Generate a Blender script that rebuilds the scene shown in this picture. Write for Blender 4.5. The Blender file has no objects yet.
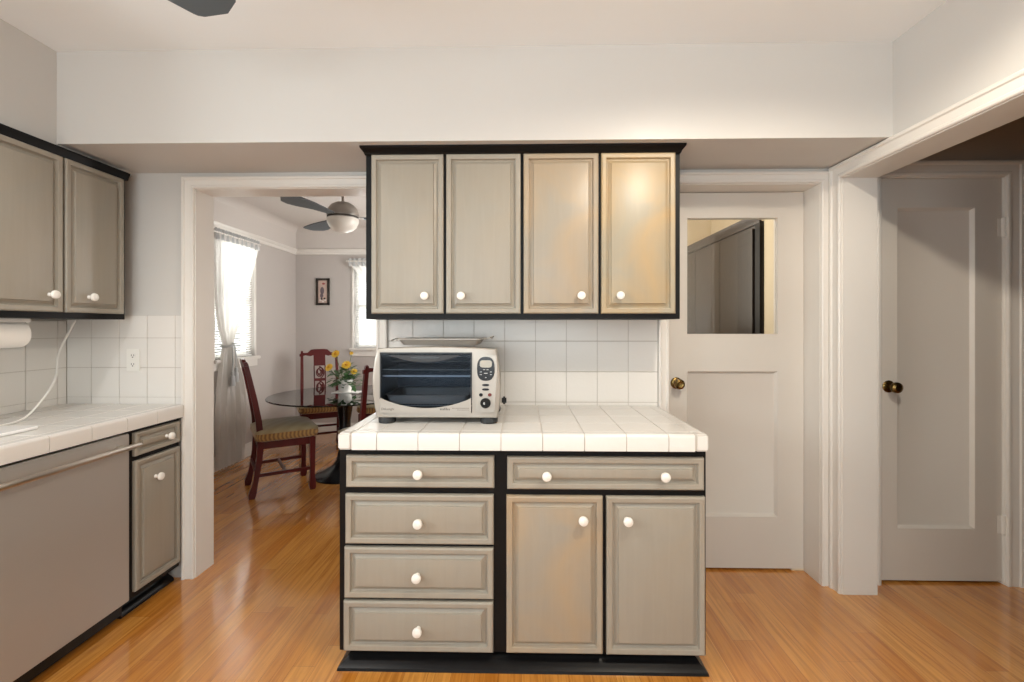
import bpy, bmesh, math, random
from mathutils import Vector, Matrix
random.seed(7)
PI = math.pi
sc = bpy.context.scene
COL = sc.collection

# ------------------------------------------------------------------ camera
F = 465.0; CAMH = 1.30; YAW = math.atan(9.5 / F)
cam = bpy.data.cameras.new('camera')
cam.sensor_width = 36.0; cam.lens = F * 36.0 / 1024.0
cam.shift_y = -(341 - 326.5) / 1024.0
cam.clip_start = 0.02
cam_o = bpy.data.objects.new('camera', cam)
cam_o.location = (0, 0, CAMH); cam_o.rotation_euler = (PI / 2, 0, YAW)
COL.objects.link(cam_o); sc.camera = cam_o

# ------------------------------------------------------------------ view, world
sc.view_settings.view_transform = 'Standard'
sc.view_settings.look = 'None'
sc.view_settings.gamma = 1.0
sc.view_settings.use_curve_mapping = False
sc.view_settings.exposure = -0.13
sc.cycles.use_denoising = True
sc.cycles.max_bounces = 10
sc.cycles.diffuse_bounces = 6
sc.cycles.sample_clamp_indirect = 6.0
w = bpy.data.worlds.new('world'); sc.world = w; w.use_nodes = True
bg = w.node_tree.nodes['Background']
bg.inputs[0].default_value = (0.92, 0.96, 1.0, 1); bg.inputs[1].default_value = 2.2

# ------------------------------------------------------------------ lights
def area(name, loc, rot, sx, sy, power, col=(1, 1, 1)):
    l = bpy.data.lights.new(name, 'AREA'); l.shape = 'RECTANGLE'; l.size = sx; l.size_y = sy
    l.energy = power; l.color = col
    o = bpy.data.objects.new(name, l); o.location = loc; o.rotation_euler = rot; COL.objects.link(o); return o
def spot(name, loc, power, col, size=2.6, blend=0.6, r=0.035, rot=(0, 0, 0)):
    l = bpy.data.lights.new(name, 'SPOT'); l.energy = power; l.color = col; l.spot_size = size
    l.spot_blend = blend; l.shadow_soft_size = r
    o = bpy.data.objects.new(name, l); o.location = loc; o.rotation_euler = rot; COL.objects.link(o); return o
WARM = (1.0, 0.89, 0.74)
area('kitchen_rear_fill', (-0.6, -2.45, 1.30), (PI / 2 + 1.15, 0, 0), 3.0, 1.7, 104, (0.88, 0.97, 1.0))  # added fill inside the room, tilted up to brighten the ceiling
area('left_wall_fill', (-2.40, 0.45, 1.55), (0, -PI / 2, 0), 0.84, 0.84, 40, (0.92, 0.98, 1.0))  # added fill at the left wall, source unseen
spot('can_light_near_hall', (0.83, 0.78, 2.46), 80, WARM, size=2.9, blend=.35, r=0.04)
spot('can_light_near_sink', (-1.40, 0.95, 2.46), 36, (1.0, 0.97, 0.93), r=0.05)
spot('fill_spot_rear_right', (0.83, -0.6, 2.46), 24, (1.0, 0.98, 0.95), r=0.06)  # added overhead fill behind the camera, no fixture
spot('fill_spot_rear_left', (-1.40, -0.6, 2.46), 24, (0.98, 0.99, 1.0), r=0.06)  # added overhead fill behind the camera, lifts the left side
area('dining_side_window_light', (-2.98, 4.42, 1.55), (0, -PI / 2, 0), 1.1, 0.66, 46, (1.0, 0.99, 0.97))
area('dining_far_window_light', (-1.55, 5.86, 1.55), (-PI / 2, 0, 0), 1.0, 1.1, 42, (1.0, 0.99, 0.97))
area('dining_right_fill', (0.38, 4.3, 1.5), (0, PI / 2, -.66), 1.2, 1.6, 92, (1.0, 0.98, 0.96))  # added fill in the hidden part of the dining room, no window there
area('porch_fill', (0.72, 3.5, 1.8), (0, -PI / 2, 0), 1.0, 1.4, 26, (1.0, 0.95, 0.86))  # added fill to brighten the porch walls, no window there

# ------------------------------------------------------------------ materials
def lin(r, g, b):
    f = lambda c: (c / 255 / 12.92) if c / 255 <= .04045 else ((c / 255 + .055) / 1.055) ** 2.4
    return (f(r), f(g), f(b), 1)
def mat(name, rgb, rough=0.5, metal=0.0, bump=0.0, bscale=60.0, var=0.0, vscale=4.0, coat=0.0, spec=0.5, stretch=(1, 1, 1), trans=0.0, ior=1.45):
    m = bpy.data.materials.new(name); m.use_nodes = True
    nt = m.node_tree; p = nt.nodes['Principled BSDF']
    p.inputs['Base Color'].default_value = lin(*rgb); p.inputs['Roughness'].default_value = rough
    p.inputs['Metallic'].default_value = metal; p.inputs['Coat Weight'].default_value = coat
    p.inputs['Specular IOR Level'].default_value = spec
    p.inputs['Transmission Weight'].default_value = trans; p.inputs['IOR'].default_value = ior
    tc = nt.nodes.new('ShaderNodeTexCoord'); mp = nt.nodes.new('ShaderNodeMapping')
    mp.inputs['Scale'].default_value = stretch
    nt.links.new(tc.outputs['Object'], mp.inputs[0])
    if var > 0:
        n = nt.nodes.new('ShaderNodeTexNoise'); n.inputs['Scale'].default_value = vscale; n.inputs['Detail'].default_value = 4
        nt.links.new(mp.outputs[0], n.inputs['Vector'])
        mx = nt.nodes.new('ShaderNodeMix'); mx.data_type = 'RGBA'
        c = lin(*rgb); mx.inputs[6].default_value = tuple(x * (1 - var) for x in c[:3]) + (1,)
        mx.inputs[7].default_value = tuple(min(1, x * (1 + var)) for x in c[:3]) + (1,)
        nt.links.new(n.outputs[0], mx.inputs[0]); nt.links.new(mx.outputs[2], p.inputs['Base Color'])
    if bump > 0:
        n = nt.nodes.new('ShaderNodeTexNoise'); n.inputs['Scale'].default_value = bscale; n.inputs['Detail'].default_value = 3
        nt.links.new(mp.outputs[0], n.inputs['Vector'])
        b = nt.nodes.new('ShaderNodeBump'); b.inputs['Strength'].default_value = bump; b.inputs['Distance'].default_value = 0.003
        nt.links.new(n.outputs[0], b.inputs['Height']); nt.links.new(b.outputs[0], p.inputs['Normal'])
    return m
M = {}
M['wall'] = mat('kitchen wall paint', (204, 201, 196), 0.36, bump=.06, bscale=25)
M['dwall'] = mat('dining wall paint', (190, 184, 179), 0.55, bump=.06, bscale=25)
M['hwall'] = mat('hall wall paint', (176, 166, 155), 0.55)
M['pwall'] = mat('porch wall paint', (222, 208, 180), 0.6)
M['ceil'] = mat('ceiling paint', (238, 242, 243), 0.5, bump=.05, bscale=20)
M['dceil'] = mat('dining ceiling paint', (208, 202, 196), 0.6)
M['trim'] = mat('trim enamel', (224, 220, 213), 0.3, var=.02)
M['door'] = mat('door enamel', (209, 203, 194), 0.38, var=.03, vscale=3)
M['black'] = mat('black cabinet paint', (15, 14, 14), 0.42, spec=.22)
M['blacktoe'] = mat('black toe kick paint', (14, 14, 15), 0.3, spec=.3)
M['tile'] = mat('white glazed tile', (224, 220, 214), 0.2, bump=.16, bscale=70, spec=.35)
M['grout'] = mat('grout', (192, 185, 176), 0.8)
M['knob'] = mat('white ceramic knob', (238, 234, 226), 0.12)
M['steel'] = mat('brushed stainless steel', (184, 182, 177), 0.4, metal=0.5, bump=.05, bscale=40, stretch=(1, 1, 60))
M['steelbar'] = mat('stainless bar', (205, 200, 192), 0.28, metal=1.0)
M['brass'] = mat('aged brass', (120, 98, 58), 0.25, metal=1.0, var=.2, vscale=30)
M['white'] = mat('white plastic', (228, 225, 218), 0.35)
M['slot'] = mat('dark slot', (60, 56, 52), 0.6)
M['paper'] = mat('paper towel', (240, 237, 231), 0.9, bump=.1, bscale=120)
M['porcelain'] = mat('white enamel', (245, 244, 242), 0.08)
M['cherry'] = mat('cherry rosewood', (82, 24, 24), 0.28, var=.25, vscale=6, stretch=(6, 6, 1))
M['nickel'] = mat('brushed nickel', (160, 155, 148), 0.35, metal=0.85)
M['blade'] = mat('graphite fan blade', (80, 88, 93), 0.4)
M['frost'] = mat('frosted glass bowl', (225, 220, 210), 0.35)
M['pedestal'] = mat('black lacquered metal', (16, 16, 18), 0.2)
M['leaf'] = mat('green leaf', (66, 104, 58), 0.5, var=.25, vscale=40)
M['stem'] = mat('green stem', (104, 120, 70), 0.5)
M['petal'] = mat('yellow petal', (236, 200, 78), 0.55, var=.12, vscale=60)
M['disc'] = mat('orange flower centre', (205, 150, 40), 0.6)
M['pot'] = mat('white pot', (228, 225, 218), 0.25)
M['napkin'] = mat('white cloth', (238, 236, 232), 0.85)
M['silver'] = mat('silver oven shell', (158, 153, 146), 0.32, metal=0.6)
M['silver_l'] = mat('silver oven trim', (172, 166, 157), 0.34, metal=0.4)
M['ovenside'] = mat('dark grey oven shell', (120, 114, 106), 0.4, metal=0.3)
M['ovenin'] = mat('dark oven cavity', (58, 66, 74), 0.35)
M['rack'] = mat('oven rack wire', (170, 172, 174), 0.3, metal=.8)
M['rubber'] = mat('black rubber', (40, 41, 42), 0.6)
M['gloss_black'] = mat('gloss black plastic', (22, 23, 25), 0.15)
M['handle_g'] = mat('dark grey oven handle', (44, 46, 49), 0.4)
M['lcd'] = mat('lcd screen', (168, 166, 156), 0.3)
M['redbtn'] = mat('dark red button', (110, 40, 34), 0.4)
M['legend'] = mat('pale legend print', (170, 172, 172), 0.5)
M['print'] = mat('dark grey print', (92, 88, 82), 0.5)
M['alu'] = mat('dull aluminium tray', (182, 175, 166), 0.4, metal=.5)
M['picframe'] = mat('dark picture frame', (46, 38, 32), 0.4)
M['blind'] = mat('white blind slat', (238, 236, 232), 0.5)
M['porchcab'] = mat('dark stained cabinet', (44, 37, 33), 0.3)

def wood_floor():
    m = bpy.data.materials.new('honey oak laminate'); m.use_nodes = True
    nt = m.node_tree; N = nt.nodes; L = nt.links; p = N['Principled BSDF']
    tc = N.new('ShaderNodeTexCoord')
    sx = N.new('ShaderNodeSeparateXYZ'); L.new(tc.outputs['Object'], sx.inputs[0])
    def mth(op, a, b=None):
        q = N.new('ShaderNodeMath'); q.operation = op
        L.new(a, q.inputs[0])
        if b is not None:
            if isinstance(b, float): q.inputs[1].default_value = b
            else: L.new(b, q.inputs[1])
        return q.outputs[0]
    PW = .0875
    row = mth('FLOOR', mth('DIVIDE', sx.outputs[0], PW))
    wn = N.new('ShaderNodeTexWhiteNoise'); wn.noise_dimensions = '1D'; L.new(row, wn.inputs['W'])
    yy = mth('ADD', sx.outputs[1], mth('MULTIPLY', wn.outputs[0], 3.7))
    cx = N.new('ShaderNodeCombineXYZ'); L.new(yy, cx.inputs[0]); L.new(sx.outputs[0], cx.inputs[1])
    br = N.new('ShaderNodeTexBrick')
    br.offset = 0.0; br.inputs['Scale'].default_value = 1.0
    br.inputs['Brick Width'].default_value = 0.9; br.inputs['Row Height'].default_value = PW
    br.inputs['Mortar Size'].default_value = 0.0008; br.inputs['Mortar Smooth'].default_value = 0.2
    br.inputs['Color1'].default_value = lin(212, 150, 72); br.inputs['Color2'].default_value = lin(192, 124, 48)
    br.inputs['Mortar'].default_value = lin(150, 96, 46); br.inputs['Bias'].default_value = 0.0
    L.new(cx.outputs[0], br.inputs['Vector'])
    mp = N.new('ShaderNodeMapping'); mp.inputs['Scale'].default_value = (36, 1.7, 1)
    c2 = N.new('ShaderNodeCombineXYZ'); L.new(sx.outputs[0], c2.inputs[0]); L.new(yy, c2.inputs[1]); L.new(row, c2.inputs[2]); L.new(c2.outputs[0], mp.inputs[0])
    n = N.new('ShaderNodeTexNoise'); n.inputs['Scale'].default_value = 1.0; n.inputs['Detail'].default_value = 5; n.inputs['Roughness'].default_value = .62; n.inputs['Distortion'].default_value = 1.6
    L.new(mp.outputs[0], n.inputs['Vector'])
    cr = N.new('ShaderNodeValToRGB'); cr.color_ramp.elements[0].position = .34; cr.color_ramp.elements[0].color = (.60, .48, .36, 1)
    cr.color_ramp.elements[1].position = .60; cr.color_ramp.elements[1].color = (1.06, 1.05, 1.04, 1)
    L.new(n.outputs[0], cr.inputs[0])
    mx = N.new('ShaderNodeMix'); mx.data_type = 'RGBA'; mx.blend_type = 'MULTIPLY'; mx.inputs[0].default_value = .75
    L.new(br.outputs[0], mx.inputs[6]); L.new(cr.outputs[0], mx.inputs[7])
    L.new(mx.outputs[2], p.inputs['Base Color'])
    p.inputs['Roughness'].default_value = 0.25; p.inputs['Specular IOR Level'].default_value = .5
    p.inputs['Coat Weight'].default_value = 1.0; p.inputs['Coat Roughness'].default_value = .12; p.inputs['Coat IOR'].default_value = 1.6
    b = N.new('ShaderNodeBump'); b.inputs['Strength'].default_value = .06; b.inputs['Distance'].default_value = .002
    L.new(n.outputs[0], b.inputs['Height']); L.new(b.outputs[0], p.inputs['Normal'])
    return m
M['floor'] = wood_floor()

def glaze(name, base, tint, amount, grain=0.05):
    """pickled grey glaze over wood; the wood shows through in blotches where the glaze is thin; worn tints also hold painted lamp glow"""
    m = bpy.data.materials.new(name); m.use_nodes = True
    nt = m.node_tree; N = nt.nodes; L = nt.links; p = N['Principled BSDF']
    tc = N.new('ShaderNodeTexCoord')
    mp = N.new('ShaderNodeMapping'); mp.inputs['Scale'].default_value = (38, 38, 3)
    L.new(tc.outputs['Object'], mp.inputs[0])
    n = N.new('ShaderNodeTexNoise'); n.inputs['Scale'].default_value = 1.0; n.inputs['Detail'].default_value = 4; n.inputs['Distortion'].default_value = 1.0
    L.new(mp.outputs[0], n.inputs['Vector'])
    a = lin(*base); mx = N.new('ShaderNodeMix'); mx.data_type = 'RGBA'
    mx.inputs[6].default_value = tuple(x * (1 - grain * 1.5) for x in a[:3]) + (1,); mx.inputs[7].default_value = tuple(x * (1 + grain * 1.5) for x in a[:3]) + (1,)
    L.new(n.outputs[0], mx.inputs[0])
    n2 = N.new('ShaderNodeTexNoise'); n2.inputs['Scale'].default_value = 3.2; n2.inputs['Detail'].default_value = 3; n2.inputs['Distortion'].default_value = .8
    L.new(tc.outputs['Object'], n2.inputs['Vector'])
    cr = N.new('ShaderNodeValToRGB'); cr.color_ramp.elements[0].position = .36; cr.color_ramp.elements[1].position = .66
    cr.color_ramp.elements[1].color = (amount, amount, amount, 1)
    L.new(n2.outputs[0], cr.inputs[0])
    m2 = N.new('ShaderNodeMix'); m2.data_type = 'RGBA'; m2.inputs[7].default_value = lin(*tint)
    L.new(cr.outputs[0], m2.inputs[0]); L.new(mx.outputs[2], m2.inputs[6]); L.new(m2.outputs[2], p.inputs['Base Color'])
    p.inputs['Roughness'].default_value = .36; p.inputs['Specular IOR Level'].default_value = .45
    return m
M['glaze'] = glaze('taupe glazed wood', (152, 146, 134), (164, 148, 125), .25)
M['glaze_worn_glow'] = glaze('worn and glow-tinted taupe glazed wood', (156, 147, 127), (186, 154, 106), .8)  # tint is part thin glaze, part warm lamp glow painted in
M['glaze_mid_glow'] = glaze('part worn and glow-tinted taupe glazed wood', (153, 145, 131), (177, 149, 112), .65)  # weaker mix of thin glaze and painted lamp glow

def stripes(name, c1, c2, scale):
    m = bpy.data.materials.new(name); m.use_nodes = True
    nt = m.node_tree; N = nt.nodes; L = nt.links; p = N['Principled BSDF']
    tc = N.new('ShaderNodeTexCoord'); wv = N.new('ShaderNodeTexWave'); wv.bands_direction = 'DIAGONAL'
    wv.inputs['Scale'].default_value = scale; wv.inputs['Distortion'].default_value = 1.0
    mp = N.new('ShaderNodeMapping'); mp.inputs['Scale'].default_value = (1, 1, 0.05)
    L.new(tc.outputs['Object'], mp.inputs[0]); L.new(mp.outputs[0], wv.inputs['Vector'])
    mx = N.new('ShaderNodeMix'); mx.data_type = 'RGBA'; mx.inputs[6].default_value = lin(*c1); mx.inputs[7].default_value = lin(*c2)
    L.new(wv.outputs[0], mx.inputs[0]); L.new(mx.outputs[2], p.inputs['Base Color']); p.inputs['Roughness'].default_value = .75
    p.inputs['Sheen Weight'].default_value = .3
    return m
M['band'] = stripes('gold striped fabric', (176, 136, 76), (120, 88, 50), 22)
M['seat'] = stripes('olive gold fabric', (160, 144, 108), (150, 132, 94), 6)

def glass(name, tint=(1, 1, 1), gloss=0.1, rough=0.02):
    m = bpy.data.materials.new(name); m.use_nodes = True
    nt = m.node_tree; N = nt.nodes; L = nt.links; N.remove(N['Principled BSDF'])
    t = N.new('ShaderNodeBsdfTransparent'); t.inputs[0].default_value = tint + (1,)
    g = N.new('ShaderNodeBsdfGlossy'); g.inputs['Roughness'].default_value = rough
    fr = N.new('ShaderNodeFresnel'); fr.inputs[0].default_value = 1.5
    ad = N.new('ShaderNodeMath'); ad.operation = 'MULTIPLY'; ad.inputs[1].default_value = gloss * 10
    L.new(fr.outputs[0], ad.inputs[0])
    mx = N.new('ShaderNodeMixShader'); L.new(ad.outputs[0], mx.inputs[0]); L.new(t.outputs[0], mx.inputs[1]); L.new(g.outputs[0], mx.inputs[2])
    L.new(mx.outputs[0], N['Material Output'].inputs[0]); return m
M['glass'] = glass('clear window glass', (.97, .98, .98))
M['doorglass'] = glass('door glass', (.86, .85, .83), .12)
M['ovenglass'] = glass('smoked oven glass', (.66, .71, .77), .022, .06)
M['tableglass'] = glass('grey tinted table glass', (.42, .44, .45), .14)

def sheer(name, rgb, alpha, trl=.5):
    m = bpy.data.materials.new(name); m.use_nodes = True
    nt = m.node_tree; N = nt.nodes; L = nt.links; N.remove(N['Principled BSDF'])
    d = N.new('ShaderNodeBsdfDiffuse'); d.inputs[0].default_value = lin(*rgb)
    t = N.new('ShaderNodeBsdfTranslucent'); t.inputs[0].default_value = lin(*rgb)
    m1 = N.new('ShaderNodeMixShader'); m1.inputs[0].default_value = trl
    L.new(d.outputs[0], m1.inputs[1]); L.new(t.outputs[0], m1.inputs[2])
    tr = N.new('ShaderNodeBsdfTransparent'); m2 = N.new('ShaderNodeMixShader'); m2.inputs[0].default_value = alpha
    L.new(tr.outputs[0], m2.inputs[1]); L.new(m1.outputs[0], m2.inputs[2]); L.new(m2.outputs[0], N['Material Output'].inputs[0])
    return m
M['sheer'] = sheer('white sheer voile', (236, 234, 230), .84, .36)
M['sheerthick'] = sheer('shade-greyed gathered voile', (196, 198, 198), .98, .2)  # grey of the gather without backlight is put into the colour
M['slat'] = sheer('white translucent slat', (240, 240, 238), 1.0, .45)

# ------------------------------------------------------------------ geometry helpers
def NB(): return bmesh.new()
def box(bm, x0, x1, y0, y1, z0, z1, bev=0.0, seg=2):
    if x1 < x0: x0, x1 = x1, x0
    if y1 < y0: y0, y1 = y1, y0
    r = bmesh.ops.create_cube(bm, size=1.0)
    vs = r['verts']
    for v in vs:
        v.co = Vector((x0 + (v.co.x + .5) * (x1 - x0), y0 + (v.co.y + .5) * (y1 - y0), z0 + (v.co.z + .5) * (z1 - z0)))
    if bev > 0:
        es = list({e for v in vs for e in v.link_edges})
        bmesh.ops.bevel(bm, geom=es, offset=bev, segments=seg, affect='EDGES', clamp_overlap=True)
    return vs
def prism(bm, pts, fn, d0, d1, cap=True):
    """polygon pts (a,b) extruded from depth d0 to d1; fn(a,b,d)->xyz"""
    A = [bm.verts.new(fn(a, b, d0)) for a, b in pts]; B = [bm.verts.new(fn(a, b, d1)) for a, b in pts]
    n = len(pts)
    for i in range(n):
        bm.faces.new((A[i], A[(i + 1) % n], B[(i + 1) % n], B[i]))
    if cap:
        bm.faces.new(A[::-1]); bm.faces.new(B)
def rings(bm, R, close=True, cap0=True, cap1=True):
    V = [[bm.verts.new(p) for p in r] for r in R]
    n = len(R[0])
    for a, b in zip(V, V[1:]):
        for i in range(n if close else n - 1):
            bm.faces.new((a[i], a[(i + 1) % n], b[(i + 1) % n], b[i]))
    if cap0: bm.faces.new(V[0][::-1])
    if cap1: bm.faces.new(V[-1])
    return V
def lathe(bm, prof, c=(0, 0, 0), axis='z', seg=24):
    """prof: (radius, height along axis)"""
    R = []
    for r, h in prof:
        ring = []
        for i in range(seg):
            a = 2 * PI * i / seg; u, v = max(r, 1e-5) * math.cos(a), max(r, 1e-5) * math.sin(a)
            p = {'z': (u, v, h), '-y': (u, -h, v), 'x': (h, u, v), 'y': (u, h, v)}[axis]
            ring.append(Vector(c) + Vector(p))
        R.append(ring)
    rings(bm, R)
def sweep(bm, pts, sec, up=Vector((0, 0, 1))):
    """sec: per point list of (a,b) offsets, or one list"""
    P = [Vector(p) for p in pts]; R = []
    for i, p in enumerate(P):
        t = (P[min(i + 1, len(P) - 1)] - P[max(i - 1, 0)]).normalized()
        u = t.cross(up)
        if u.length < 1e-3: u = t.cross(Vector((0, 1, 0)))
        u.normalize(); v = u.cross(t).normalized()
        s = sec[i] if isinstance(sec[0], list) else sec
        R.append([p + u * a + v * b for a, b in s])
    rings(bm, R)
def circ(r, n=8): return [(r * math.cos(2 * PI * i / n), r * math.sin(2 * PI * i / n)) for i in range(n)]
def tube(bm, pts, r, n=8, up=Vector((0, 0, 1))):
    sweep(bm, pts, [circ(x, n) for x in r] if isinstance(r, (list, tuple)) else circ(r, n), up)
def rrect(wx, wy, r, n=5):
    out = []
    for cx, cy, a0 in ((wx - r, wy - r, 0), (-wx + r, wy - r, PI / 2), (-wx + r, -wy + r, PI), (wx - r, -wy + r, 1.5 * PI)):
        for i in range(n): a = a0 + PI / 2 * i / (n - 1); out.append((cx + r * math.cos(a), cy + r * math.sin(a)))
    return out
def wloc(o):
    v = Vector((0, 0, 0))
    while o is not None: v += o.location; o = o.parent
    return v
def obj(name, bm, m, parent=None, origin=None, smooth=32, label=None):
    bmesh.ops.remove_doubles(bm, verts=bm.verts, dist=1e-6)
    bmesh.ops.recalc_face_normals(bm, faces=bm.faces)
    base = wloc(parent) if parent else Vector((0, 0, 0))
    o3 = Vector(origin) if origin is not None else base
    bmesh.ops.translate(bm, verts=bm.verts, vec=-o3)
    me = bpy.data.meshes.new(name); bm.to_mesh(me); bm.free()
    me.shade_smooth(); me.set_sharp_from_angle(angle=math.radians(smooth))
    me.materials.append(M[m] if isinstance(m, str) else m)
    o = bpy.data.objects.new(name, me); COL.objects.link(o)
    o.location = o3 - base
    if parent: o.parent = parent
    if label: o['label'] = label
    return o
def struct(name, bm, m, smooth=32):
    o = obj(name, bm, m, smooth=smooth); o['kind'] = 'structure'; return o
def sbox(name, m, *boxes, bev=0):
    bm = NB()
    for b in boxes: box(bm, *b, bev=bev)
    return struct(name, bm, m)
def thing(name, label, cat, loc=(0, 0, 0), group=None):
    o = bpy.data.objects.new(name, None); o.empty_display_size = .1; COL.objects.link(o)
    o.location = loc; o['label'] = label; o['category'] = cat
    if group: o['group'] = group
    return o
def tag(o, label, cat, group=None):
    o['label'] = label; o['category'] = cat
    if group: o['group'] = group
    return o

# ------------------------------------------------------------------ room shell
BW = 2.376; WT = 2.51; CE = 2.497; SB = 2.095; RW = 1.56; LW = -2.37
bm = NB(); box(bm, -2.95, 3.4, -2.75, 5.75, -.08, 0); struct('floor', bm, 'floor')
sbox('ceiling', 'ceil', (-2.5, 1.64, -2.6, 2.44, CE, CE + .08))
sbox('wall_back', 'wall',
     (LW - .1, -1.69, BW, WT, 0, CE), (-1.69, -.742, BW, WT, 2.012, CE), (-.742, .745, BW, WT, 0, CE),
     (.745, 1.505, BW, WT, 2.022, CE), (1.505, RW, BW, WT, 0, CE))
sbox('wall_soffit', 'wall', (-2.025, RW, 1.985, BW, SB, CE), (LW, -2.025, .93, BW, SB - .02, CE))
sbox('wall_left', 'wall', (LW - .12, LW, -2.6, 0.0, 0, CE), (LW - .12, LW, .90, BW, 0, CE), (LW - .12, LW, 0.0, .90, 0, 1.10), (LW - .12, LW, 0.0, .90, 2.0, CE))
sbox('wall_right', 'wall', (RW, 1.72, -2.6, 1.30, 0, CE), (RW, 1.72, 1.30, 2.29, 2.03, CE), (RW, 1.72, 2.29, WT, 0, CE))  # unseen near edge of the opening set to hold light off the hall
sbox('wall_rear', 'wall', (LW - .12, -2.1, -2.72, -2.6, 0, CE), (1.3, RW, -2.72, -2.6, 0, CE), (-2.1, 1.3, -2.72, -2.6, 0, .4), (-2.1, 1.3, -2.72, -2.6, 2.4, CE))
# hall
HY = 2.39
sbox('wall_hall', 'hwall', (1.72, 1.81, HY, HY + .12, 0, CE), (2.43, 3.4, HY, HY + .12, 0, CE), (1.81, 2.43, HY, HY + .12, 2.055, CE),
     (3.3, 3.4, -2.6, HY, 0, CE), (1.72, 3.3, -2.7, -2.6, 0, CE))
sbox('wall_light_block', 'hwall', (1.74, 2.52, 2.62, 2.68, 0, CE), (1.74, 1.79, 2.51, 2.62, 0, CE), (2.46, 2.52, 2.51, 2.62, 0, CE))  # unseen box added to stop sky light leaking under the hall door
sbox('ceiling_hall', 'hwall', (1.64, 3.4, -2.7, 2.6, CE, CE + .08))
# dining room
DX = -2.75; DY = 5.61
W1 = (4.10, 4.73, 1.0, 2.12)       # side window y0 y1 z0 z1
W2 = (-2.04, -1.06, 1.04, 2.06)    # far window x0 x1 z0 z1
sbox('wall_dining_left', 'dwall', (DX - .14, DX, WT - .1, W1[0], 0, CE), (DX - .14, DX, W1[1], DY + .14, 0, CE),
     (DX - .14, DX, W1[0], W1[1], 0, W1[2]), (DX - .14, DX, W1[0], W1[1], W1[3], CE))
sbox('wall_dining_far', 'dwall', (DX, W2[0], DY, DY + .14, 0, CE), (W2[1], .62, DY, DY + .14, 0, CE),
     (W2[0], W2[1], DY, DY + .14, 0, W2[2]), (W2[0], W2[1], DY, DY + .14, W2[3], CE))
sbox('wall_dining_right', 'dwall', (.44, .56, WT, DY, 0, CE))
sbox('wall_dining_near', 'dwall', (DX, LW - .1, WT - .1, WT, 0, CE))
bm = NB(); box(bm, DX - .14, .62, 2.44, DY + .14, CE, CE + .08)
# coved corner between dining wall and ceiling
def cove(r=.10):
    pts = [(0, 0)] + [(r - r * math.cos(a), -r + r * math.sin(a)) for a in [PI / 2 * i / 8 for i in range(8, -1, -1)]]
    return pts
prism(bm, cove(), lambda a, b, d: (DX + a, d, CE + b), WT, DY)
prism(bm, cove(), lambda a, b, d: (d, DY - a, CE + b), DX, .44)
struct('ceiling_dining', bm, 'dceil')
# plaster band above the picture rail is painted lighter
sbox('wall_dining_frieze', 'dceil', (DX, DX + .006, WT, DY, 2.235, CE - .005), (DX, .44, DY - .006, DY, 2.235, CE - .005))
rail = [(0, 0), (.012, 0), (.018, .012), (.018, .03), (.032, .045), (.036, .06), (.02, .068), (0, .07)]
bm = NB()
prism(bm, rail, lambda a, b, d: (DX + a, d, 2.175 + b), WT, DY)
prism(bm, rail, lambda a, b, d: (d, DY - a, 2.175 + b), DX, .44)
struct('trim_picture_rail', bm, 'trim')
base = [(0, 0), (.016, 0), (.016, .095), (.012, .11), (.006, .12), (.006, .13), (0, .13)]
bm = NB()
prism(bm, base, lambda a, b, d: (DX + a, d, b), WT, DY)
prism(bm, base, lambda a, b, d: (d, DY - a, b), DX, .44)
struct('baseboard_dining', bm, 'trim')
# porch behind the kitchen door
sbox('wall_porch_left', 'pwall', (.60, .70, WT, 4.7, 0, CE))
sbox('wall_porch_far', 'pwall', (.60, 2.0, 4.6, 4.7, 0, CE))
sbox('wall_porch_right', 'pwall', (1.86, 1.95, HY + .12, 4.7, 0, CE))
sbox('wall_porch_return', 'pwall', (1.44, 1.86, WT, 2.79, 0, CE))
sbox('ceiling_porch', 'pwall', (.60, 2.0, WT, 4.7, CE, CE + .08))
bm = NB(); prism(bm, base, lambda a, b, d: (d, HY - a, b), 2.51, 3.3); struct('baseboard_hall', bm, 'trim')

# casings
CAS = [(0, 0), (0, .014), (.004, .018), (.012, .019), (.016, .015), (.040, .020), (.044, .026), (.052, .028), (.057, .024), (.057, 0)]
def casing(name, u0, u1, zt, fn, wd, both=True):
    bm = NB(); k = wd / .057; V = []
    for off, pr in CAS:
        off *= k
        V.append([bm.verts.new(fn(u, pr, z)) for u, z in ((u0 - off, 0), (u0 - off, zt + off), (u1 + off, zt + off), (u1 + off, 0))])
    for a, b in zip(V, V[1:]):
        for i in range(3): bm.faces.new((a[i], a[i + 1], b[i + 1], b[i]))
    bm.faces.new([v[0] for v in V]); bm.faces.new([v[3] for v in V][::-1])
    return struct(name, bm, 'trim', 25)
casing('trim_dining_opening', -1.69, -.742, 2.012, lambda u, p, z: (u, BW - p, z), .058)
casing('trim_kitchen_door', .745, 1.505, 2.022, lambda u, p, z: (u, BW - p, z), .054)
casing('trim_hall_door', 1.81, 2.43, 2.055, lambda u, p, z: (u, HY - p, z), .075)
casing('trim_hall_opening', 1.30, 2.29, 2.024, lambda u, p, z: (RW - p, u, z), .066)
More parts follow.
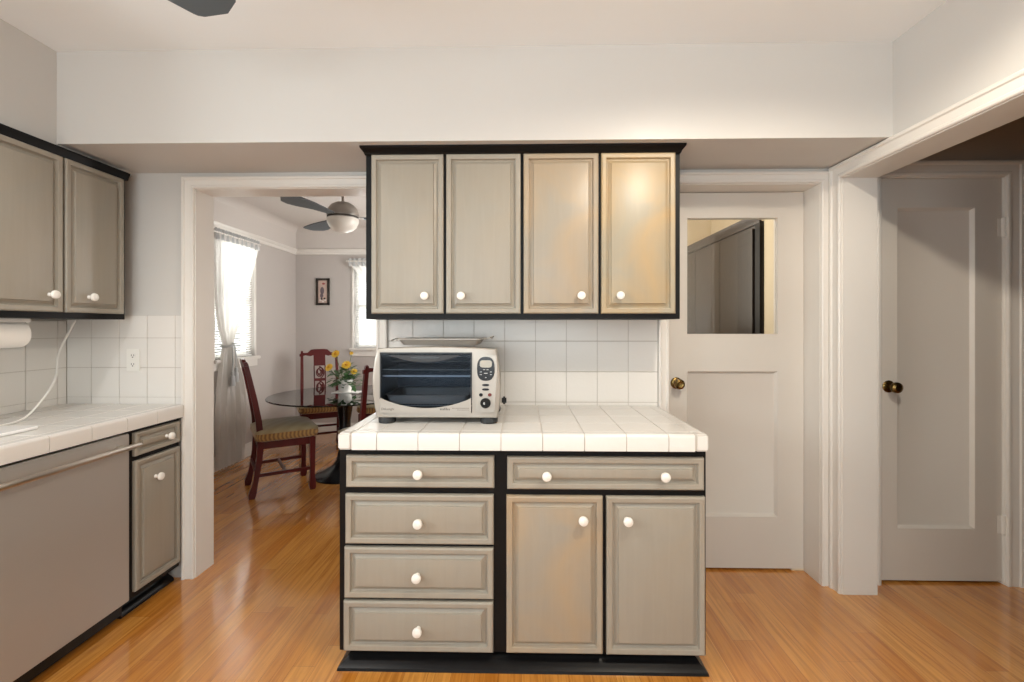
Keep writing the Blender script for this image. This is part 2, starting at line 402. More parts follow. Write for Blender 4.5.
# jamb linings
sbox('trim_dining_jamb', 'trim', (-1.705, -1.686, BW - .003, WT + .004, 0, 2.012), (-.746, -.727, BW - .003, WT + .004, 0, 2.012), (-1.705, -.727, BW - .003, WT + .004, 2.009, 2.027))
sbox('trim_hall_jamb', 'trim', (RW - .002, 1.722, 2.286, 2.30, 0, 2.024), (RW - .002, 1.722, 1.285, 2.30, 2.020, 2.034), (RW - .002, 1.722, 1.285, 1.304, 0, 2.024))
sbox('trim_kitchen_door_jamb', 'trim', (.735, .748, BW, 2.56, 0, 2.022), (1.503, 1.515, BW, 2.56, 0, 2.022), (.735, 1.515, BW, 2.56, 2.018, 2.03))
sbox('trim_hall_door_jamb', 'trim', (1.80, 1.812, HY, HY + .12, 0, 2.055), (2.428, 2.44, HY, HY + .12, 0, 2.055), (1.80, 2.44, HY, HY + .12, 2.051, 2.063))

# panelled doors (front faces -y)
def panel_ring(bm, x0, x1, z0, z1, y, d):
    R = []
    for ins, dep in ((0, 0), (.003, .003), (.009, d - .003), (.013, d)):
        R.append([(x0 + ins, y + dep, z0 + ins), (x1 - ins, y + dep, z0 + ins), (x1 - ins, y + dep, z1 - ins), (x0 + ins, y + dep, z1 - ins)])
    rings(bm, R, cap0=False)
Y0 = 2.505
bm = NB()
X = [.751, .886, 1.364, 1.500]
for b in ((X[0], X[1], .012, 2.014), (X[2], X[3], .012, 2.014), (X[1], X[2], .012, .285), (X[1], X[2], 1.061, 1.26), (X[1], X[2], 1.879, 2.014)):
    box(bm, b[0], b[1], Y0, Y0 + .04, b[2], b[3])
panel_ring(bm, X[1], X[2], .285, 1.061, Y0, .02)
d1 = struct('door_1', bm, 'door', 40)
bm = NB(); box(bm, X[1], X[2], Y0 + .018, Y0 + .022, 1.26, 1.879); obj('window_pane', bm, 'doorglass', d1)
def door_knob(parent, x, y, z, s=1.0):
    bm = NB(); lathe(bm, [(0, 0), (.030, 0), (.031, .004), (.026, .008), (.012, .010), (.010, .028), (.013, .034), (.024, .040), (.028, .052), (.026, .062), (.016, .068), (.010, .066), (0, .066)], (x, y, z), '-y', 28)
    return obj('knob', bm, 'brass', parent, origin=(x, y, z), label='aged brass door knob')
door_knob(d1, .827, Y0, .998)
Y1 = 2.40
X = [1.815, 1.908, 2.294, 2.426]
bm = NB()
for b in ((X[0], X[1], .012, 2.05), (X[2], X[3], .012, 2.05), (X[1], X[2], .012, .275), (X[1], X[2], 1.902, 2.05)):
    box(bm, b[0], b[1], Y1, Y1 + .04, b[2], b[3])
panel_ring(bm, X[1], X[2], .275, 1.902, Y1, .02)
d2 = struct('door_2', bm, 'door', 40)
door_knob(d2, 1.862, Y1, .996)
for zc in (1.80, .30):
    bm = NB(); lathe(bm, [(0, -.052), (.006, -.05), (.010, -.045), (.010, .045), (.006, .05), (0, .052)], (2.429, Y1 - .008, zc), 'z', 12)
    box(bm, 2.404, 2.428, Y1 - .003, Y1, zc - .045, zc + .045, .001); box(bm, 2.430, 2.444, HY - .022, HY - .018, zc - .045, zc + .045, .001)
    obj('hinge', bm, 'trim', d2, origin=(2.429, Y1, zc))

# ------------------------------------------------------------------ tiled surfaces
def cuts(a, b, off, pitch, g=.0028):
    n0 = math.floor((a - off) / pitch); p = off + n0 * pitch; out = []
    while p < b - 1e-6:
        s, e = max(a, p), min(b, p + pitch)
        if e - s > .012: out.append((s + g / 2, e - g / 2))
        p += pitch
    return out
# centre backsplash
bm = NB(); box(bm, -.684, .690, BW - .0045, BW + .002, .89, 1.37)
g_ = struct('wall_backsplash_grout', bm, 'grout')
bm = NB()
for a, b in cuts(-.684, .690, .0712, .1566):
    for c, d in [(.893, .9145)] + cuts(.9145, 1.37, .9145, .1555):
        box(bm, a, b, BW - .008, BW - .003, c + .001, d - .001, .0016)
struct('wall_backsplash_tile', bm, 'tile')
# left backsplash, on the back wall and on the left wall
bm = NB(); box(bm, LW, -1.752, BW - .0045, BW + .002, .89, 1.358); box(bm, LW - .002, LW + .0045, .6, BW, .89, 1.33)
struct('wall_left_backsplash_grout', bm, 'grout')
bm = NB()
for a, b in cuts(LW + .008, -1.752, -2.085, .1475):
    for c, d in [(.893, .934)] + cuts(.934, 1.358, .934, .1535):
        box(bm, a, b, BW - .008, BW - .003, c, d, .0016)
for a, b in cuts(.6, BW - .008, BW - .055, .1535):
    for c, d in [(.893, .934)] + cuts(.934, 1.33, .934, .1535):
        box(bm, LW + .003, LW + .008, a, b, c, d, .0016)
struct('wall_left_backsplash_tile', bm, 'tile')

CT = .90
# centre countertop (island unit)
ct = thing('countertop', 'white tiled countertop with rounded front edge under the toaster oven', 'countertop', (0, 2.04, .838))
def capprof(s=1):  # front cap tile, (y from front, z)
    return [(.0, .838), (.0, .888), (.0015, .894), (.005, .8985), (.011, .901), (.018, .9005), (.05, .9), (.05, .885), (.012, .885), (.012, .838)]
FY = 1.727
bm = NB()
for a, b in cuts(-.637, .641, -.0764 - .155 * 4, .155):
    prism(bm, capprof(), lambda p, q, d: (d, FY + p, q), a, b)
for a, b in ((-.688, -.6385), (.6425, .690)):   # corner caps
    R = []
    box(bm, a, b, FY, FY + .05, .838, .9005, .006, 3)
for sgn, xe in ((1, -.688), (-1, .690)):        # side caps
    for a, b in cuts(FY + .052, BW - .009, FY + .05, .155):
        prism(bm, capprof(), lambda p, q, d: (xe + sgn * p, d, q), a, b)
obj('edge_tiles', bm, 'tile', ct)
bm = NB()
for a, b in cuts(-.637, .641, -.0764 - .155 * 4, .155):
    for c, d in cuts(FY + .052, BW - .009, FY + .052, .155):
        box(bm, a, b, c, d, .889, CT, .0016)
obj('top_tiles', bm, 'tile', ct)
bm = NB(); box(bm, -.684, .686, FY + .004, BW - .009, .84, .8975)
obj('grout_bed', bm, 'grout', ct)

# left countertop
cl = thing('countertop', 'long white tiled countertop above the dishwasher', 'countertop', (-2.0, 1.6, .838))
FX = -1.730; YE = 2.345
bm = NB()
for a, b in cuts(.7, YE, 2.008 - .169 * 8, .169):
    prism(bm, capprof(), lambda p, q, d: (FX - p, d, q), a, b)
obj('edge_tiles', bm, 'tile', cl)
bm = NB(); XC = FX - .052; XB = LW + .009
for a, b in cuts(XB, XC, XC - .155 * 8, .155):
    for c, d in cuts(.7, YE + .02, 2.008 - .169 * 8, .169):
        box(bm, a, b, c, d, .889, CT, .0016)
obj('top_tiles', bm, 'tile', cl)
bm = NB(); box(bm, XB, FX - .004, .702, YE + .018, .84, .8975)
obj('grout_bed', bm, 'grout', cl)
def ringrect(x0, x1, y0, y1, z, r, n=5):
    return [((x0 + x1) / 2 + a, (y0 + y1) / 2 + b, z) for a, b in rrect((x1 - x0) / 2, (y1 - y0) / 2, r, n)]
bm = NB()
rings(bm, [ringrect(-2.24, -1.882, 1.28, 1.776, CT + .001, .012), ringrect(-2.243, -1.879, 1.277, 1.779, CT + .004, .014), ringrect(-2.243, -1.879, 1.277, 1.779, CT + .010, .014), ringrect(-2.24, -1.882, 1.28, 1.776, CT + .013, .012)])
tag(obj('cutting_board', bm, 'porcelain', origin=(-2.06, 1.53, CT + .001)), 'flat white cutting board lying on the tiled counter above the dishwasher', 'cutting board')

# ------------------------------------------------------------------ cabinet fronts
PROF = [(i_, o_ if o_ > .0165 or i_ == 0 else o_ - .0055) for i_, o_ in [(0, 0), (0, .014), (.003, .0185), (.008, .020), (.013, .019), (.021, .019), (.026, .0175), (.029, .0125), (.032, .0105), (.036, .0105), (.040, .0125), (.050, .0165), (.053, .0185), (.0555, .019)]]
def front(bm, a0, a1, z0, z1, fn, k=1.0):
    """raised panel front; fn(a, out, z) -> xyz, out = towards the room"""
    k = min(k, min(a1 - a0, z1 - z0) / 2 / .0555 * .8)
    R = []
    for ins, out in PROF:
        i = ins * k
        R.append([fn(a0 + i, out, z0 + i), fn(a1 - i, out, z0 + i), fn(a1 - i, out, z1 - i), fn(a0 + i, out, z1 - i)])
    rings(bm, R)
def cab_knob(parent, p, axis):
    bm = NB(); lathe(bm, [(0, -.001), (.009, -.001), (.0085, .004), (.0065, .010), (.0075, .014), (.0135, .018), (.0178, .023), (.0185, .028), (.0165, .033), (.011, .036), (0, .037)], p, axis, 22)
    return obj('knob', bm, 'knob', parent, origin=p, label='white round knob')
def fronts(root, kind, spec, fn, y_face, axis, m='glaze'):
    for a0, a1, z0, z1, knobs, mm in spec:
        bm = NB(); front(bm, a0, a1, z0, z1, fn, .85)
        o = obj(kind, bm, mm or m, root, origin=fn((a0 + a1) / 2, 0, z0), smooth=20)
        for ka, kz in knobs: cab_knob(o, fn(ka, .0185, kz), axis)

# centre base cabinet
bc = thing('base_cabinet', 'wide black framed base cabinet with five drawers and two doors under the white tiled counter', 'cabinet', (0, 2.05, 0))
bm = NB(); CY = 1.768
box(bm, -.697, .695, CY, BW - .001, .060, .838, .0015)
box(bm, -.655, .655, CY + .035, BW - .001, 0, .065)
obj('body', bm, 'black', bc)
mold = [(0, 0), (.042, 0), (.040, .010), (.030, .020), (.018, .028), (.012, .038), (.008, .042), (0, .042)]
bm = NB()
V = []
for off, z in mold:
    V.append([bm.verts.new(p) for p in ((-.655 - off, BW - .001, z), (-.655 - off, CY + .035 - off * 1.5, z), (.655 + off, CY + .035 - off * 1.5, z), (.655 + off, BW - .001, z))])
for a, b in zip(V, V[1:]):
    for i in range(3): bm.faces.new((a[i], a[i + 1], b[i + 1], b[i]))
obj('base_moulding', bm, 'blacktoe', bc)
ffn = lambda a, out, z: (a, CY - out, z)
fronts(bc, 'drawer', [(-.666, -.103, .690, .811, [(-.387, .747)], None), (-.669, -.105, .476, .664, [(-.387, .563)], None),
                      (-.673, -.106, .270, .463, [(-.392, .361)], None), (-.676, -.107, .069, .259, [(-.389, .160)], None),
                      (-.054, .683, .687, .809, [(.094, .744), (.531, .744)], None)], ffn, CY, '-y')
fronts(bc, 'door', [(-.057, .305, .070, .662, [(.229, .580)], 'glaze_mid_glow'), (.319, .687, .069, .662, [(.394, .579)], None)], ffn, CY, '-y')

# centre upper cabinet
UY = 2.070
uc = thing('upper_cabinet', 'black framed four-door upper cabinet hanging over the toaster oven', 'cabinet', (0, 2.22, 1.335))
bm = NB(); box(bm, -.697, .700, UY, BW - .001, 1.333, SB - .002, .0015); obj('body', bm, 'black', uc)
def crown_u(path_fn, m):
    pass
bm = NB(); V = []
for off, z in [(0, 2.062), (.006, 2.062), (.010, 2.066), (.012, 2.072), (.026, 2.084), (.028, 2.088), (.028, 2.0945), (0, 2.0945)]:
    V.append([bm.verts.new(p) for p in ((-.692 - off * .7, BW - .001, z), (-.692 - off * .7, UY - off * 1.6, z), (.695 + off * .7, UY - off * 1.6, z), (.695 + off * .7, BW - .001, z))])
for a, b in zip(V, V[1:]):
    for i in range(3): bm.faces.new((a[i], a[i + 1], b[i + 1], b[i]))
obj('crown_moulding', bm, 'black', uc)
ufn = lambda a, out, z: (a, UY - out, z)
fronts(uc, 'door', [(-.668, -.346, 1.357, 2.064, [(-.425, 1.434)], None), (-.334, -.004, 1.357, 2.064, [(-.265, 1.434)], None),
                    (.009, .339, 1.357, 2.064, [(.261, 1.435)], 'glaze_mid_glow'), (.351, .676, 1.357, 2.064, [(.430, 1.435)], 'glaze_worn_glow')], ufn, UY, '-y')

# left upper cabinet
LX = -2.0
lu = thing('upper_cabinet', 'black framed upper cabinet with panelled doors hanging above the dishwasher', 'cabinet', (-2.18, 1.65, 1.335))
bm = NB(); box(bm, LW + .001, LX, .98, 2.305, 1.335, 2.070, .0015); obj('body', bm, 'black', lu)
bm = NB()
cr = [(0, 2.036), (.010, 2.036), (.012, 2.042), (.014, 2.05), (.021, 2.060), (.022, 2.064), (.022, 2.072), (0, 2.072)]
prism(bm, cr, lambda a, b, d: (LX + a, d, b), .96, 2.312); obj('crown_moulding', bm, 'black', lu)
lfn = lambda a, out, z: (LX + out, a, z)
fronts(lu, 'door', [(1.984, 2.281, 1.362, 2.034, [(2.090, 1.434)], None), (1.662, 1.972, 1.362, 2.034, [(1.912, 1.434)], None),
                    (1.340, 1.650, 1.362, 2.034, [(1.42, 1.434)], None), (1.018, 1.328, 1.362, 2.034, [(1.26, 1.434)], None)], lfn, LX, 'x')

# left base cabinet
BX = -1.755
lb = thing('base_cabinet', 'narrow black framed base cabinet with one drawer and one door between dishwasher and doorway', 'cabinet', (-2.05, 2.18, 0))
bm = NB(); box(bm, LW + .001, BX, 2.032, 2.348, .075, .838, .0015); box(bm, LW + .001, BX - .07, 2.032, 2.348, 0, .09)
obj('body', bm, 'black', lb)
bm = NB(); prism(bm, [(0, 0), (.045, 0), (.043, .010), (.032, .022), (.018, .03), (.012, .042), (0, .042)], lambda a, b, d: (BX - .07 + a, d, b), 2.032, 2.348)
obj('base_moulding', bm, 'blacktoe', lb)
bfn = lambda a, out, z: (BX + out, a, z)
fronts(lb, 'drawer', [(2.060, 2.335, .714, .820, [(2.240, .765)], None)], bfn, BX, 'x')
fronts(lb, 'door', [(2.060, 2.335, .104, .692, [(2.172, .590)], None)], bfn, BX, 'x')

# dishwasher
dw = thing('dishwasher', 'stainless steel dishwasher with a bar handle under the tiled counter', 'dishwasher', (-2.03, 1.72, 0))
bm = NB(); box(bm, LW + .03, -1.772, 1.424, 2.028, .02, .836, .002); obj('body', bm, 'blacktoe', dw)
bm = NB(); box(bm, -1.770, -1.737, 1.424, 2.027, .084, .826, .004, 2); obj('door_panel', bm, 'steel', dw)
bm = NB(); box(bm, -1.84, -1.80, 1.424, 2.027, 0, .08, .002); obj('kick_plate', bm, 'blacktoe', dw)
bm = NB(); tube(bm, [(-1.680, 1.435, .780), (-1.680, 1.44, .780), (-1.680, 2.012, .780), (-1.680, 2.017, .780)], [.009, .0115, .0115, .009], 14)
for yy in (1.47, 1.965): tube(bm, [(-1.737, yy, .780), (-1.683, yy, .780)], .0075, 10)
obj('handle', bm, 'steelbar', dw)

# paper towel roll under the left upper cabinet
pr = thing('paper_towel_holder', 'white paper towel holder mounted under the upper cabinet above the tiled counter', 'towel holder', (-2.10, 1.80, 1.28))
bm = NB(); box(bm, -2.13, -2.07, 1.56, 1.925, 1.318, 1.334, .003)
for yy in (1.908, 1.58):
    R = [(-2.10 + .028 * math.cos(2 * PI * i / 20), 1.29 + .034 * math.sin(2 * PI * i / 20)) for i in range(20)]
    prism(bm, R, lambda a, b, d: (a, d, b + .010), yy, yy + .008)
obj('bracket', bm, 'white', pr)
bm = NB(); lathe(bm, [(.018, 1.595), (.055, 1.595), (.055, 1.900), (.018, 1.900)], (-2.10, 0, 1.268), 'y', 28)
tag(obj('paper_towel_roll', bm, 'paper', origin=(-2.10, 1.80, 1.268)), 'white roll of paper towel hanging in the holder under the cabinet', 'paper towel')

# power cord hanging on the left
pts = [(-2.154, 2.2, 1.329), (-2.169, 2.19, 1.283), (-2.188, 2.17, 1.212), (-2.191, 2.15, 1.156), (-2.169, 2.13, 1.106), (-2.145, 2.1, 1.063), (-2.122, 2.05, 1.014), (-2.097, 2.0, 0.986), (-2.087, 1.92, 0.913), (-2.077, 1.86, 0.905), (-2.067, 1.8, 0.905), (-2.067, 1.76, 0.905)]
cu = bpy.data.curves.new('cord', 'CURVE'); cu.dimensions = '3D'; sp = cu.splines.new('NURBS'); sp.points.add(len(pts) - 1)
for q, p in zip(sp.points, pts): q.co = p + (1,)
sp.order_u = 4; sp.use_endpoint_u = True; cu.bevel_depth = .0045; cu.bevel_resolution = 3
tmp = bpy.data.objects.new('tmp', cu); COL.objects.link(tmp)
me = bpy.data.meshes.new_from_object(tmp.evaluated_get(bpy.context.evaluated_depsgraph_get()))
bpy.data.objects.remove(tmp)
me.materials.clear(); me.materials.append(M['white'])
co = bpy.data.objects.new('power_cord', me); COL.objects.link(co)
tag(co, 'white power cord hanging from under the upper cabinet onto the tiled counter', 'cord')

# wall outlet
ol = thing('wall_outlet', 'white double wall outlet on the tile backsplash beside the dining doorway', 'outlet', (-2.007, BW - .008, 1.15))
bm = NB(); box(bm, -2.043, -1.971, BW - .0145, BW - .0085, 1.068, 1.185, .003); obj('cover_plate', bm, 'white', ol)
for zc in (1.149, 1.104):
    bm = NB(); R = [(-2.007 + .016 * math.cos(2 * PI * i / 16), zc + .014 * math.sin(2 * PI * i / 16)) for i in range(16)]
    prism(bm, R, lambda a, b, d: (a, d, b), BW - .0165, BW - .0145); s_ = obj('socket', bm, 'white', ol)
    bm = NB(); box(bm, -2.0145, -2.012, BW - .017, BW - .0164, zc - .002, zc + .007); box(bm, -2.002, -1.9995, BW - .017, BW - .0164, zc - .002, zc + .007)
    box(bm, -2.010, -2.004, BW - .017, BW - .0164, zc - .010, zc - .005)
    obj('slot', bm, 'slot', s_)

# ------------------------------------------------------------------ toaster oven
OX0, OX1, OY, OB, OZ0, OZ1 = -.606, -.090, 1.90, 2.24, .925, 1.216
to = thing('toaster_oven', 'silver countertop toaster oven with a dark glass door and side controls', 'toaster oven', ((OX0 + OX1) / 2, 2.06, CT))
def oring(y, ins=0, top=0):
    x0, x1, z0, z1 = OX0 + ins, OX1 - ins, OZ0 + ins * .6, OZ1 - ins * .6 - top
    out = []
    n = 8
    for i in range(n + 1): t = i / n; out.append((x0 + .01 + (x1 - x0 - .02) * t, y, z0))               # bottom
    for i in range(1, n): t = i / n; out.append((x1 - .004 + .012 * math.sin(PI * t) - .006 * t, y, z0 + .008 + (z1 - z0 - .03) * t))
    for i in range(n + 1): t = i / n; out.append((x1 - .012 - (x1 - x0 - .024) * t, y, z1 - .006 + .009 * math.sin(PI * t)))
    for i in range(1, n): t = i / n; out.append((x0 + .006 - .014 * math.sin(PI * t) - .002 * (1 - t), y, z1 - .022 - (z1 - z0 - .03) * t))
    return out
bm = NB()   # housing, hollow behind the door
R = [oring(OB, .03, .01), oring(OB - .02, .012, .004), oring(OY + .05, .004), oring(OY + .012, .0), oring(OY + .003, .002), oring(OY, .006)]
rings(bm, R, cap0=True, cap1=False)
obj('housing', bm, 'silver', to, smooth=45)
WX0, WX1, WZ0, WZ1 = OX0 + .026, OX1 - .112, OZ0 + .022, OZ1 - .022   # door extents
bm = NB()   # front plate around the door
F_ = OY + .0005
def doorloop(y):
    n = 8
    return ([(WX0 + (WX1 - WX0) * i / n, y, WZ0) for i in range(n + 1)] + [(WX1, y, WZ0 + (WZ1 - WZ0) * i / n) for i in range(1, n)]
            + [(WX1 - (WX1 - WX0) * i / n, y, WZ1) for i in range(n + 1)] + [(WX0, y, WZ1 - (WZ1 - WZ0) * i / n) for i in range(1, n)])
rings(bm, [oring(F_ + .004, .0015), oring(F_ - .0015, .004), oring(F_ - .004, .010), doorloop(F_ - .004), doorloop(F_ + .01)], cap0=False, cap1=False)
obj('front_frame', bm, 'silver_l', to)
bm = NB()   # cavity liner
c0, c1, cz0, cz1, cb = WX0 - .004, WX1 + .004, WZ0 - .002, WZ1 + .002, OB - .05
box(bm, c0, c1, cb, cb + .004, cz0, cz1); box(bm, c0 - .003, c0, OY + .012, cb, cz0, cz1); box(bm, c1, c1 + .003, OY + .012, cb, cz0, cz1)
box(bm, c0, c1, OY + .012, cb, cz0 - .003, cz0); box(bm, c0, c1, OY + .012, cb, cz1, cz1 + .003)
obj('cavity', bm, 'ovenin', to)
def rack(z, nm='oven_rack'):
    bm = NB()
    for yy in (OY + .03, OY + .12, OY + .22): tube(bm, [(c0 + .004, yy, z), (c1 - .004, yy, z)], .0022, 6)
    n = 30
    for i in range(n):
        x = c0 + .008 + (c1 - c0 - .016) * i / (n - 1); tube(bm, [(x, OY + .028, z + .002), (x, cb - .01, z + .002)], .0014, 5)
    return obj(nm, bm, 'rack', to)
rack(OZ0 + .195); rack(OZ0 + .045)
bm = NB(); rings(bm, [ringrect(c0 + .03, c1 - .03, OY + .03, cb - .02, OZ0 + .052, .02), ringrect(c0 + .02, c1 - .02, OY + .022, cb - .01, OZ0 + .09, .02),
                      ringrect(c0 + .012, c1 - .012, OY + .016, cb - .006, OZ0 + .092, .02), ringrect(c0 + .024, c1 - .024, OY + .026, cb - .014, OZ0 + .088, .02), ringrect(c0 + .034, c1 - .034, OY + .034, cb - .024, OZ0 + .056, .02)])
tag(obj('baking_pan', bm, 'alu', origin=((c0 + c1) / 2, 2.06, OZ0 + .052)), 'grey baking pan on the lower rack inside the toaster oven', 'pan')
bm = NB(); box(bm, c0 + .004, c1 - .004, OY + .03, OY + .036, OZ0 + .165, OZ0 + .172)   # heating element
tube(bm, [(c0 + .01, OY + .12, OZ0 + .225), (c1 - .01, OY + .12, OZ0 + .225)], .004, 8); obj('heating_element', bm, 'rack', to)
dr = NB()
box(dr, WX0 + .002, WX1 - .002, OY - .007, OY - .002, WZ0 + .002, WZ1 - .002, .001)
dd = obj('door', dr, 'ovenglass', to, label='dark glass oven door')
bm = NB()   # door's silver lower panel with concave arc top
n = 20; pts = [(WX0 + .003, WZ0 + .001), (WX1 - .003, WZ0 + .001)]
for i in range(n + 1):
    t = i / n; pts.append((WX1 - .003 - (WX1 - WX0 - .006) * t, WZ0 + .062 - .042 * math.sin(PI * t) ** .8))
prism(bm, pts, lambda a, b, d: (a, d, b), OY - .012, OY - .0072); obj('lower_panel', bm, 'silver_l', dd)
bm = NB()   # slim door surround
for b in ((WX0, WX0 + .006, WZ0 + .055, WZ1), (WX1 - .006, WX1, WZ0 + .055, WZ1), (WX0, WX1, WZ1 - .006, WZ1)): box(bm, b[0], b[1], OY - .010, OY - .0072, b[2], b[3], .001)
obj('door_surround', bm, 'handle_g', dd)
bm = NB()   # crescent handle
xm = (WX0 + WX1) / 2; hw = (WX1 - WX0) * .37
up = [(xm - hw + 2 * hw * i / 20, WZ1 - .010) for i in range(21)]
lo = [(xm + hw - 2 * hw * i / 20, WZ1 - .013 - .026 * math.sin(PI * i / 20)) for i in range(21)]
prism(bm, up + lo, lambda a, b, d: (a, d, b), OY - .030, OY - .0072); h_ = obj('handle', bm, 'handle_g', dd)
bm = NB(); R = [(xm + .062 * math.cos(2 * PI * i / 24), WZ1 - .020 + .006 * math.sin(2 * PI * i / 24)) for i in range(24)]
prism(bm, R, lambda a, b, d: (a, d, b), OY - .0312, OY - .030); obj('grip_recess', bm, 'gloss_black', h_)
# control panel
PX0, PX1, PZ0, PZ1 = WX1 + .014, OX1 - .010, OZ0 + .026, OZ1 - .034
bm = NB(); pts = [(PX0 + .004, PZ0), (PX1 - .010, PZ0), (PX1 - .005, PZ0 + .07), (PX1, PZ0 + .16), (PX1 - .002, PZ1), (PX0 + .006, PZ1 + .002), (PX0, PZ0 + .16), (PX0, PZ0 + .05)]
prism(bm, pts, lambda a, b, d: (a, d, b), OY - .010, OY - .0036); cp = obj('control_panel', bm, 'silver_l', to, label='pale silver control panel with a black oval display')
pc = (PX0 + PX1) / 2 - .001
def ell(cx_, cz_, rx, rz, y0, y1, m, nm, par, p=2.0, n=28):
    bm = NB(); R = []
    for i in range(n):
        a = 2 * PI * i / n; c, s = math.cos(a), math.sin(a)
        R.append((cx_ + rx * math.copysign(abs(c) ** (2 / p), c), cz_ + rz * math.copysign(abs(s) ** (2 / p), s)))
    prism(bm, R, lambda a, b, d: (a, d, b), y0, y1); return obj(nm, bm, m, par)
dz = PZ1 - .054
dp = ell(pc, dz, .036, .049, OY - .0125, OY - .010, 'gloss_black', 'display_bezel', cp, 2.6)
ell(pc, dz + .020, .0245, .015, OY - .0132, OY - .0125, 'lcd', 'display', dp, 4)
bm = NB()
for a, dxx in ((20, .022), (65, .017), (115, .017), (160, .022), (-20, .022), (200, .022)):
    x = pc + dxx * math.cos(math.radians(a)); z = dz - .018 + .016 * math.sin(math.radians(a))
    box(bm, x - .004, x + .004, OY - .0132, OY - .0124, z - .0014, z + .0014)
box(bm, pc - .007, pc + .007, OY - .0132, OY - .0124, dz - .020, dz - .0165); box(bm, pc - .003, pc + .003, OY - .0132, OY - .0124, dz - .037, dz - .034)
obj('legend', bm, 'legend', dp)
for z in (PZ1 - .120, PZ1 - .138): ell(pc - .001, z, .0145, .0046, OY - .013, OY - .010, 'gloss_black', 'button', cp, 2.4)
ell(pc - .020, PZ1 - .160, .0078, .0068, OY - .013, OY - .010, 'gloss_black', 'button', cp)
ell(pc + .016, PZ1 - .160, .0078, .0068, OY - .013, OY - .010, 'redbtn', 'button', cp)
kb = NB(); lathe(kb, [(0, .010), (.021, .010), (.021, .020), (.018, .024), (0, .024)], (pc - .001, OY, PZ1 - .193), '-y', 26); kk = obj('dial', kb, 'gloss_black', cp)
ell(pc - .006, PZ1 - .193, .0035, .0055, OY - .0255, OY - .024, 'legend', 'pointer', kk)
for x in (OX0 + .045, OX1 - .045):
    for y in (OY + .035, OB - .045):
        bm = NB(); lathe(bm, [(0, 0), (.033, 0), (.036, .004), (.036, .020), (.030, .03), (0, .03)], (x, y, CT + .0005), 'z', 22); obj('foot', bm, 'rubber', to)
bm = NB(); box(bm, OX1 - .004, OX1 + .018, OB - .03, OB - .006, CT + .03, CT + .065, .006); obj('wall_spacer', bm, 'rubber', to)
def text(body, size, loc, parent, m, nm='lettering', sx=1.0):
    c = bpy.data.curves.new('txt', 'FONT'); c.body = body; c.size = size; c.extrude = .0003; c.align_x = 'CENTER'
    t = bpy.data.objects.new('txt', c); COL.objects.link(t)
    me = bpy.data.meshes.new_from_object(t.evaluated_get(bpy.context.evaluated_depsgraph_get())); bpy.data.objects.remove(t)
    for v in me.vertices:
        x, y, z = v.co; v.co = (x * sx, -z, y)
    me.materials.clear(); me.materials.append(M[m])
    o = bpy.data.objects.new(nm, me); COL.objects.link(o); o.parent = parent; o.location = Vector(loc) - wloc(parent); return o
lp = [c for c in dd.children if c.name.startswith('lower_panel')][0]
text('DeLonghi', .0135, (WX0 + .034, OY - .0123, WZ0 + .012), dd, 'print')
bm = NB()
for i in range(7): box(bm, WX1 - .130 + i * .006, WX1 - .1265 + i * .006, OY - .0126, OY - .0119, WZ0 + .012, WZ0 + .012 + (.010 if i in (3, 4) else .007))
for i in range(14): box(bm, WX1 - .080 + i * .005, WX1 - .077 + i * .005, OY - .0126, OY - .0119, WZ0 + .019, WZ0 + .0215)
for i in range(10): box(bm, WX1 - .060 + i * .005, WX1 - .057 + i * .005, OY - .0126, OY - .0119, WZ0 + .012, WZ0 + .0142)
obj('fine_print', bm, 'print', dd)

# broiler tray lying on top of the oven
bt = thing('baking_tray', 'shallow grey metal baking tray lying on top of the toaster oven', 'tray', (-.35, 2.10, 1.221))
bm = NB()
tx0, tx1, ty0, ty1 = -.540, -.160, 1.965, 2.20; tz = 1.221
rings(bm, [ringrect(tx0 + .03, tx1 - .03, ty0 + .02, ty1 - .02, tz, .02), ringrect(tx0 + .012, tx1 - .012, ty0 + .006, ty1 - .006, tz + .022, .025),
           ringrect(tx0, tx1, ty0 - .004, ty1 + .004, tz + .024, .03), ringrect(tx0, tx1, ty0 - .004, ty1 + .004, tz + .027, .03),
           ringrect(tx0 + .014, tx1 - .014, ty0 + .008, ty1 - .008, tz + .025, .025), ringrect(tx0 + .032, tx1 - .032, ty0 + .022, ty1 - .022, tz + .003, .02)])
obj('pan', bm, 'alu', bt)
for s, xe in ((-1, tx0), (1, tx1)):
    bm = NB(); tube(bm, [(xe, ty0 + .06, tz + .022), (xe + s * .022, ty0 + .06, tz + .012 if s < 0 else tz + .030), (xe + s * .034, ty0 + .08, tz + .018 if s < 0 else tz + .034), (xe + s * .034, ty1 - .08, tz + .024 if s < 0 else tz + .034), (xe + s * .022, ty1 - .06, tz + .024), (xe, ty1 - .06, tz + .022)], .0028, 7)
    obj('handle', bm, 'alu', bt)

# ------------------------------------------------------------------ porch cabinet seen through the door glass
pcb = thing('tall_cabinet', 'tall dark stained cabinet standing behind the glass of the white door', 'cabinet', (1.63, 3.5, 0))
bm = NB(); box(bm, 1.43, 1.85, 2.80, 4.30, 0, 1.93, .002); obj('body', bm, 'porchcab', pcb)
bm = NB(); box(bm, 1.42, 1.432, 2.80, 2.86, 0, 1.93, .002); obj('end_stile', bm, 'black', pcb)
bm = NB(); prism(bm, [(0, 1.92), (.012, 1.92), (.016, 1.94), (.03, 1.955), (.034, 1.975), (0, 1.975)], lambda a, b, d: (1.43 - a, d, b), 2.80, 4.30); obj('crown_moulding', bm, 'porchcab', pcb)
for y0 in (2.88, 3.35, 3.82):
    bm = NB(); box(bm, 1.415, 1.43, y0, y0 + .466, .1, 1.90, .002); obj('door', bm, 'porchcab', pcb)

